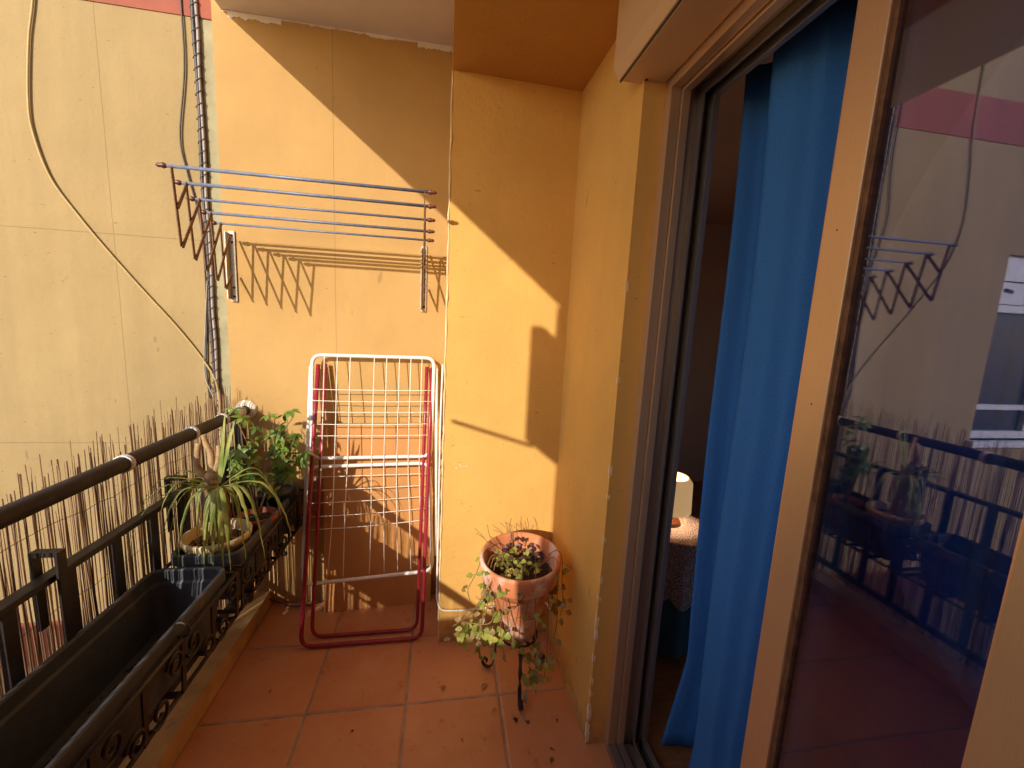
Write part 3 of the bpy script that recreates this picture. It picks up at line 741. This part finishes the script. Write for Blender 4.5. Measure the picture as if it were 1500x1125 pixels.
# ------------------------------------------------------------------ wall rack
rk = empty('clothes_rack', (-.53, YE, 1.7), 'extending wall clothes rack with five blue grey rods and brown scissor arms', 'clothes rack')
Rp = [(1.60, 1.957), (1.695, 1.932), (1.79, 1.903), (1.885, 1.877), (1.975, 1.856)]
Bp = [(1.632, 1.706), (1.725, 1.676), (1.818, 1.647), (1.91, 1.618), (1.995, 1.590)]
for x, sg, lean in ((-.955, -1, .055), (-.105, 1, .022)):
    xf = lambda yv: x+lean*(YE-yv)/.5
    br_ = MB().box(x-.014, x+.014, YE-.008, YE-.0005, 1.535, 1.85, .005).box(x-.014, x-.010, YE-.040, YE-.0082, 1.548, 1.84); br_ = br_.build('bracket', 'bracket', rk)
    for zz in (1.56, 1.60, 1.80, 1.83): MB().lathe((x+.002, YE-.008, zz), [(0, .004), (.004, .003), (.006, 0)], 8, Vector((0, -1, 0))).build('screw', 'iron', br_)
    P3 = lambda p, o=0: (xf(p[0])+o, p[0], p[1])
    bars = [(Rp[i], Bp[i], 0) for i in range(5)]+[(Bp[i], Rp[i+2], .004) for i in range(3)]
    mid = ((Rp[0][0]+Bp[0][0])/2, (Rp[0][1]+Bp[0][1])/2); bars.append((mid, Rp[1], .004))
    bars += [(Bp[3], (2.062, 1.825), .004), (Bp[4], (2.068, 1.66), .004)]
    for a, b, o in bars: MB().bar(P3(a, o), P3(b, o), .013, .003, (1, 0, 0)).build('scissor_bar', 'rust', rk)
    for p in Rp+Bp: MB().lathe(P3(p, .0), [(0, .007), (.004, .006), (.005, .004)], 8, Vector((1, 0, 0))).build('rivet', 'bind', rk)
for i, (yv, zv) in enumerate(Rp):
    xl = -.955+.055*(YE-yv)/.5; xr = -.105+.022*(YE-yv)/.5
    rr = .0058 if i in (0, 1, 3) else .0046
    rd_ = MB().tube([(xl-.012, yv, zv), (xr+.010, yv, zv)], rr, 10).build('rod', 'blue_rod', rk)
    kx = [(0, 0), (.005, .001), (.0095, .012), (.006, .023), (.0075, .027), (.003, .034), (0, .036)]
    MB().lathe((xl-.011, yv, zv), kx, 12, Vector((-1, 0, 0))).build('end_cap', 'knob', rd_)
    MB().lathe((xr+.009, yv, zv), kx, 12, Vector((1, 0, 0))).build('end_cap', 'knob', rd_)

# ------------------------------------------------------------------ folded airer and board
bo = MB()
bo.hexa([(-.566, 1.998, .0), (-.04, 2.035, .0), (-.04, 2.050, .0), (-.566, 2.013, .0), (-.575, 2.074, .965), (-.035, 2.078, .975), (-.035, 2.092, .975), (-.575, 2.088, .965)])
bo.build('board', 'card', None, 'plain brown board leaning on the ochre wall behind the folded airer', 'board')
ai = empty('folding_airer', (-.34, 1.80, 0), 'folded white wire clothes airer with magenta legs leaning against the wall', 'clothes airer')
def AP(u, z, off=0): 
    """u = metres across, z height; the frame leans from y 1.93 low to 2.05 at the top"""
    yv = 1.905+(z-.23)*.135; return Vector((u, yv+off, z))
def rrect(c4, rad, off=0, n=6):
    """c4: bl, br, tr, tl as (u, z)"""
    out = []
    for i in range(4):
        p = Vector(c4[i]); a = Vector(c4[i-1]); b = Vector(c4[(i+1) % 4])
        d1 = (a-p).normalized(); d2 = (b-p).normalized()
        for k_ in range(n+1):
            t = k_/n; q_ = (p+d1*rad)*(1-t)**2+p*2*t*(1-t)+(p+d2*rad)*t*t
            out.append(AP(q_.x, q_.y, off))
    return out
up = [(-.607, .822), (-.052, .830), (-.046, 1.312), (-.612, 1.308)]
lo = [(-.634, .225), (-.030, .262), (-.058, .796), (-.610, .782)]
MB().tube(rrect(up, .045), .0085, 10, closed=True).build('wing_frame', 'white', ai)
MB().tube(rrect(lo, .045), .0085, 10, closed=True).build('wing_frame', 'white', ai)
for u0, u1, za, zb_ in ((-.622, -.640, 1.255, .30), (-.034, -.016, 1.26, .33)):
    MB().tube([AP(u0+(u1-u0)*t/8, za+(zb_-za)*t/8, .012) for t in range(9)], .0075, 8).build('side_tube', 'white', ai)
tops = [-.557, -.499, -.440, -.385+.055, -.272+.0, -.212, -.158, -.105]
bots = [-.575, -.523, -.452, -.331, -.262, -.198, -.135, -.09]
for a, b in zip(tops, bots):
    m_ = (a+b)/2; p = bez([AP(a, 1.316, -.004), AP(a-.002, .83, -.010), AP(m_+rnd.uniform(-.006, .006), .55, -.012), AP(b, .246+(b+.63)*.06, -.004)], 6)
    MB().tube(p, .0021, 6).build('wire', 'wire', ai)
def hw(z, ul, ur, sag, tilt):
    MB().tube([AP(ul+(ur-ul)*t/10, z+tilt*t/10-sag*math.sin(math.pi*t/10), -.007) for t in range(11)], .0019, 6).build('wire', 'wire', ai)
for i, z in enumerate((1.148, 1.095, 1.042, .985, .93)): hw(z, -.609, -.05, .002+.002*(i % 2), .006)
for i, z in enumerate((.735, .672, .612, .548, .487)): hw(z, -.613-.004*i, -.052+.005*i, .003*i*.6, .012+.006*i)
# magenta legs
def leg(ul, ur, zt, zb_, yt, yb_, r, tilt, name='leg'):
    pts = []
    def LP(u, t): return Vector((u, yt+(yb_-yt)*t, zt+(zb_-zt)*t))
    rad = .05; Lz = zt-zb_
    tb_ = 1-rad/Lz
    pts += [LP(ul-.015*t, t*tb_) for t in (0, .25, .5, .75, 1)]
    c = LP(ul-.015, 1); 
    for t in (.25, .5, .75): 
        a = LP(ul-.015, tb_); b = c+Vector((rad, 0, 0)); pts.append(a*(1-t)**2+c*2*t*(1-t)+b*t*t)
    pts += [c+Vector((rad, 0, 0)), LP(ur-rad, 1)]
    c2 = LP(ur, 1)
    for t in (.25, .5, .75):
        a = c2-Vector((rad, 0, 0)); b = LP(ur, tb_); pts.append(a*(1-t)**2+c2*2*t*(1-t)+b*t*t)
    pts += [LP(ur+.014*(1-t), t*tb_) for t in (1, .75, .5, .25, 0)]
    MB().tube(pts, r, 10).build(name, 'pinkred', ai)
leg(-.590, -.070, 1.262, .010, 2.062, 1.768, .0095, 0)
leg(-.560, -.096, 1.265, .010, 2.072, 1.826, .0085, 0)

# ------------------------------------------------------------------ cables
def cable(name, pts, r, mat, label, n=10):
    return MB().tube(bez(pts, n), r, 7).build(name, mat, None, label, 'cable')
YC = YE+.004; KS = (YE+.004)/2.07
def on_wall(pts): return [(x*KS, YC+(y-YC), 1.5+(z-1.5)*KS) for x, y, z in pts]
cable('cable', on_wall([(-1.58, YC, 3.2), (-1.59, YC, 2.8), (-1.606, YC, 2.649), (-1.635, YC, 2.502), (-1.66, YC, 2.277), (-1.653, YC, 2.152), (-1.61, YC, 1.995), (-1.519, YC, 1.847), (-1.425, YC, 1.716), (-1.32, YC, 1.579), (-1.184, YC, 1.408), (-1.082, YC, 1.257), (-1.03, YC-.01, 1.14), (-1.025, YC-.01, .9), (-1.03, YC-.01, .5), (-1.03, YC-.01, -.5)]), .0046, 'beige_cable', 'thick beige cable sagging in a long curve across the pale facade')
cable('cable', on_wall([(-1.043+.003*math.sin(i*1.7), YC-.004, 3.1-.16*i) for i in range(22)]), .0075, 'dark_cable', 'straight black cable running down the wall joint beside the pale grey cable')
gc = cable('cable', on_wall([(-1.0325+.002*math.sin(i*2.3+1), YC-.004, 3.1-.16*i) for i in range(22)]), .0062, 'grey_cable', 'pale grey cable strapped alongside the straight black cable in the wall joint')
for i in range(46):
    z = 3.05-i*.047; q = MB(); c = on_wall([(-1.0385, YC-.003, z)])[0]
    q.tube([(c[0]+.0155*math.cos(a*math.pi/6), c[1]+.0085*math.sin(a*math.pi/6)-.001, c[2]+.012*math.cos(a*math.pi/6)) for a in range(12)], .0017, 4, closed=True)
    q.build('binding', 'dark_cable', gc)
cable('cable', on_wall([(-1.088, YC, 3.1), (-1.088, YC, 2.732), (-1.091, YC, 2.48), (-1.123, YC, 2.213), (-1.103, YC, 2.066), (-1.072, YC, 1.915), (-1.052, YC-.014, 1.75), (-1.06, YC, 1.505), (-1.075, YC, 1.25), (-1.07, YC, 1.0), (-1.06, YC, .2)]), .0034, 'dark_cable', 'thin loose black cable bowing beside the strapped cables')
cable('cable', on_wall([(-1.045, YC-.014, 1.62), (-1.072, YC, 1.40), (-1.085, YC, 1.20), (-1.05, YC-.012, 1.10), (-1.02, YC-.012, 1.0)]), .0026, 'grey_cable', 'thin grey cable looping loose near the top of the reeds')
cable('cable', [(-.004, 1.785, 1.31), (-.008, 1.78, 1.0), (-.006, 1.778, .6), (-.006, 1.77, .30), (-.003, 1.755, .215), (.015, 1.737, .178), (.06, 1.735, .168), (.15, 1.736, .165), (.30, 1.74, .170), (.50, 1.75, .168), (.527, 1.70, .165)], .0042, 'white', 'white aerial cable clipped down the pillar corner and round towards the pot')
cable('cable', [(-.86, 2.085, .035), (-.80, 2.07, .02), (-.74, 2.05, .012), (-.66, 2.05, .010), (-.60, 2.07, .012)], .0035, 'dark_cable', 'short black cable lying on the tiles at the foot of the wall')

# ------------------------------------------------------------------ terracotta pot on its stand
pc = Vector((.335, 1.505, 0))
stn = empty('plant_stand', pc, 'black wrought iron stand with curled feet under the terracotta pot', 'plant stand')
MB().tube([(pc.x+.078*math.cos(a*math.pi/12), pc.y+.078*math.sin(a*math.pi/12), .222) for a in range(24)], .005, 6, closed=True).build('ring', 'iron', stn)
q = MB()
for a in (0, 60, 120): q.bar((pc.x+.078*math.cos(R(a)), pc.y+.078*math.sin(R(a)), .217), (pc.x-.078*math.cos(R(a)), pc.y-.078*math.sin(R(a)), .217), .012, .003)
q.build('cross_bar', 'iron', stn)
for az in (-92, 148, 28):
    h = Vector((math.cos(R(az)), math.sin(R(az)), 0)); sd = h.cross(Vector((0, 0, 1)))
    prof_ = [(.079, .222), (.083, .19), (.092, .15), (.10, .10), (.104, .06), (.112, .025), (.130, .008), (.150, .010), (.160, .026), (.153, .042), (.140, .040), (.136, .030)]
    pts = bez([pc+h*a+Vector((0, 0, b)) for a, b in prof_], 5)
    ws = [.006]*len(pts); q = MB(); L = []
    for i, p in enumerate(pts):
        t = (pts[min(i+1, len(pts)-1)]-pts[max(i-1, 0)]).normalized(); nn = t.cross(sd)
        tw = math.sin(min(1, max(0, (i-6)/14))*math.pi*2)*1.2                    # twisted flat bar
        s2 = sd*math.cos(tw)+nn*math.sin(tw); n2 = t.cross(s2)
        L.append([q.V(p+s2*a*.0075+n2*b*.0022) for a, b in ((-1, -1), (1, -1), (1, 1), (-1, 1))])
    for A, B in zip(L, L[1:]):
        for k_ in range(4): q.face([A[k_], A[(k_+1) % 4], B[(k_+1) % 4], B[k_]])
    q.face(L[0]); q.face(L[-1]); q.build('leg', 'iron', stn)
pt = empty('flower_pot', pc+Vector((0, 0, .228)), 'large weathered terracotta pot on the black iron stand', 'flower pot')
ax = Vector((-.035, -.07, 1))
MB().lathe(pc+Vector((0, 0, .228)), [(0, 0), (.060, 0), (.068, .006), (.128, .258), (.136, .272), (.149, .277), (.155, .289), (.163, .352), (.161, .362), (.152, .365), (.146, .354), (.139, .29), (.125, .24), (0, .24)], 56, ax).build('body', 'pot', pt)
MB().lathe(pc+Vector((0, 0, .232)), [(0, .285), (.06, .282), (.1345, .272)], 30, ax).build('soil', 'soil', pt)
tp = empty('trailing_plant', pc+Vector((0, 0, .5)), 'half withered trailing plant with lime leaves spilling over the terracotta pot', 'plant')
lf = MB(); lo_ = MB(); st = MB(); pu = MB()
RC = pc+Vector((0, -.02, .585))
for i in range(75):                                                   # leaves in the pot
    a = rnd.uniform(0, 6.28); rr = .115*math.sqrt(rnd.random()); h_ = rnd.uniform(.0, .07)
    c = pc+Vector((rr*math.cos(a)-.02, rr*math.sin(a)-.035, .505+h_))
    st.tube([c-Vector((0, 0, .03+h_*.5)), c], .0009, 4)
    (lf if i % 5 else pu).leaf(c, (rnd.uniform(-1, 1), rnd.uniform(-1, .6), rnd.uniform(-.1, .5)), (rnd.uniform(-.4, .4), -.5, 1), rnd.uniform(.018, .032), rnd.uniform(.016, .028))
for i in range(16):
    a = rnd.uniform(.2, 2.4); c = pc+Vector((.10*math.cos(a), .10*math.sin(a), .52+rnd.uniform(0, .06)))
    pu.leaf(c, (rnd.uniform(-1, 1), -.4, .6), (0, -.6, .6), rnd.uniform(.02, .032), rnd.uniform(.018, .026))
def trail(az, drop, out, leaves, swing=0.0, old=.3):
    h = Vector((math.cos(az), math.sin(az), 0)); s0 = h.cross(Vector((0, 0, 1)))
    r0 = .10
    base = [pc+h*.06+Vector((0, 0, .52)), pc+h*.125+Vector((0, 0, .605)), pc+h*.158+Vector((0, 0, .585)), pc+h*(.158+out*.4)+s0*swing*.3+Vector((0, 0, .585-drop*.4)), pc+h*(.155+out)+s0*swing*.7+Vector((0, 0, .585-drop*.75)), pc+h*(.150+out*.9)+s0*swing+Vector((0, 0, .585-drop))]
    p = bez(base, 7); st.tube(p, [.0016]*len(p), 5)
    for k_ in range(leaves):
        t = 14+int((len(p)-15)*(k_+rnd.random())/leaves); t = min(t, len(p)-1); c = p[t]
        d = Vector((rnd.gauss(0, 1), rnd.gauss(0, 1), rnd.uniform(-1, .3)))+h*.8
        mb = lo_ if rnd.random() < old else lf
        pe = c+d.normalized()*rnd.uniform(.006, .02); st.tube([c, pe], .0008, 4)
        mb.leaf(pe, d, (rnd.gauss(0, .5), -.6, .8), rnd.uniform(.020, .036), rnd.uniform(.016, .030))
for s in ((-2.75, .30, .05, 5), (-2.5, .34, .07, 6), (-2.15, .26, .03, 4), (3.05, .22, .06, 4), (-2.62, .38, .05, 5), (-1.75, .30, .01, 4, .03, .4), (-1.45, .50, .012, 7, -.03), (-1.05, .47, .015, 6, .0), (-.7, .30, .02, 5, .02, .8), (-.3, .26, .02, 5, 0, .9)): trail(*s)
def clump(c, n, sp, old=.25):
    for _ in range(n):
        p = Vector(c)+Vector((rnd.gauss(0, sp[0]), rnd.gauss(0, sp[1]), rnd.gauss(0, sp[2])))
        d = Vector((rnd.gauss(0, 1), rnd.gauss(-.4, .7), rnd.uniform(-.9, .6)))
        st.tube([p-d.normalized()*.02+Vector((0, 0, .012)), p], .0009, 4)
        (lo_ if rnd.random() < old else lf).leaf(p, d, (rnd.gauss(0, .6), -.7, .7), rnd.uniform(.022, .042), rnd.uniform(.018, .034))
clump((.165, 1.43, .305), 34, (.040, .02, .022)); clump((.105, 1.46, .285), 14, (.025, .02, .018)); clump((.24, 1.39, .30), 14, (.03, .012, .03))
clump((.19, 1.43, .44), 12, (.02, .02, .05), .5); clump((.40, 1.40, .17), 24, (.035, .02, .025)); clump((.37, 1.385, .10), 8, (.02, .015, .02))
clump((.47, 1.50, .40), 12, (.012, .03, .05), .9); clump((.275, 1.36, .55), 9, (.03, .01, .02), .3); clump((.36, 1.42, .225), 9, (.05, .02, .015), .4)
for a_, b_, c_ in (((.21, 1.385, .57), (.13, 1.37, .44), (.06, 1.43, .335)), ((.30, 1.355, .57), (.285, 1.33, .48), (.24, 1.36, .44)), ((.36, 1.36, .56), (.325, 1.345, .42), (.40, 1.36, .41)), ((.25, 1.36, .50), (.27, 1.35, .35), (.34, 1.37, .27)), ((.19, 1.40, .52), (.20, 1.36, .40), (.10, 1.40, .37))):
    st.tube(bez([a_, b_, c_], 9), .0022, 6)
lf.build('leaves', 'ivy', tp); lo_.build('fading_leaves', 'ivy_old', tp); pu.build('purple_leaves', 'purple', tp)
for i in range(11):                                                   # bare twigs standing out at the rim
    a = rnd.uniform(1.2, 3.6); h = Vector((math.cos(a), math.sin(a), 0)); b = pc+h*.10+Vector((0, 0, .55))
    e = b+h*rnd.uniform(.03, .11)+Vector((0, 0, rnd.uniform(.04, .13)))
    st.tube(bez([b, (b+e)/2+Vector((rnd.uniform(-.02, .02), 0, .02)), e], 5), .0012, 4)
st.build('stems', 'stemg', tp)

# ------------------------------------------------------------------ debris on the tiles
dl = [(.02, 1.50, .03, -.3, .030, 'dead'), (.19, 1.47, 0, 1.0, .035, 'dead'), (.22, 1.37, 0, .4, .022, 'ivy_old'), (.40, 1.16, 0, .8, .022, 'ivy_old'), (.33, 1.20, 0, 2.0, .012, 'dead'), (.42, 1.20, 0, 2.6, .018, 'purple'), (.39, 1.11, 0, .2, .018, 'purple'), (.30, 1.335, 0, -1.2, .03, 'purple'), (.345, 1.315, 0, -.9, .02, 'purple'), (-.20, 1.82, 0, 1.1, .028, 'ivy_old'), (.46, 1.30, 0, 1, .014, 'purple'), (-.65, 1.55, 0, 1.7, .02, 'dead'), (.10, 1.27, 0, 2.0, .012, 'dead'), (-.30, 1.35, 0, .5, .012, 'purple')]
for i, (x, y, z, az, L, mt) in enumerate(dl):
    q = MB()
    q.leaf((x, y, .0025), (math.cos(az), math.sin(az), .22), (.3*math.sin(az*3), .3*math.cos(az*5), 1), L*rnd.uniform(.7, 1), L*rnd.uniform(.5, .8))
    q.tube([(x, y, .0025), (x-.3*L*math.cos(az), y-.3*L*math.sin(az), .002), (x-.45*L*math.cos(az+.5), y-.45*L*math.sin(az+.5), .004)], .0007, 4)
    q.build('dry_leaf', mt, None, 'dry curled leaf fragment lying on the terracotta tiles', 'leaf', 'dry leaf fragments scattered on the tiles')

# ------------------------------------------------------------------ light
SUN = Vector((.58, 1.0, -.462)).normalized()
L = bpy.data.lights.new('Sun', 'SUN'); L.energy = 3.1; L.angle = R(.5); L.color = (1, .93, .82)
so = bpy.data.objects.new('sun_lamp', L); col.objects.link(so); so.rotation_euler = SUN.to_track_quat('-Z', 'Y').to_euler(); so.location = (-3, -5, 5)
wd = bpy.data.worlds.new('World'); sc.world = wd; wd.use_nodes = True
nt = wd.node_tree; sk = nt.nodes.new('ShaderNodeTexSky'); sk.sky_type = 'NISHITA'; sk.sun_disc = False
el = math.asin(-SUN.z); sk.sun_elevation = el; sk.sun_rotation = math.atan2(-SUN.x, -SUN.y)
bg = nt.nodes['Background']; nt.links.new(sk.outputs[0], bg.inputs[0]); bg.inputs[1].default_value = .14

bl_ = bpy.data.lights.new('Bulb', 'POINT'); bl_.energy = 2.4; bl_.shadow_soft_size = .025; bl_.color = (1, .66, .38)
bo_ = bpy.data.objects.new('lamp_bulb', bl_); col.objects.link(bo_); bo_.location = (1.085, 1.70, .76)
# ------------------------------------------------------------------ camera
cam = bpy.data.cameras.new('Camera'); co = bpy.data.objects.new('Camera', cam); col.objects.link(co); sc.camera = co
cam.sensor_fit = 'HORIZONTAL'; cam.sensor_width = 36; cam.lens = 36*597.703/1500; cam.clip_start = .02; cam.clip_end = 500
r0 = Vector((0.98576688, -0.16077406, 0.04914626)); r1 = Vector((0.02439111, -0.15246811, -0.98800736)); r2 = Vector((0.16633919, 0.97514367, -0.14637656))
co.matrix_world = Matrix(((r0.x, -r1.x, -r2.x, 0), (r0.y, -r1.y, -r2.y, 0), (r0.z, -r1.z, -r2.z, 1.5), (0, 0, 0, 1)))
sc.view_settings.view_transform = 'Standard'; sc.view_settings.look = 'None'; sc.view_settings.exposure = 0.66; sc.view_settings.gamma = 1
sc.cycles.max_bounces = 12; sc.cycles.diffuse_bounces = 8; sc.cycles.transparent_max_bounces = 16
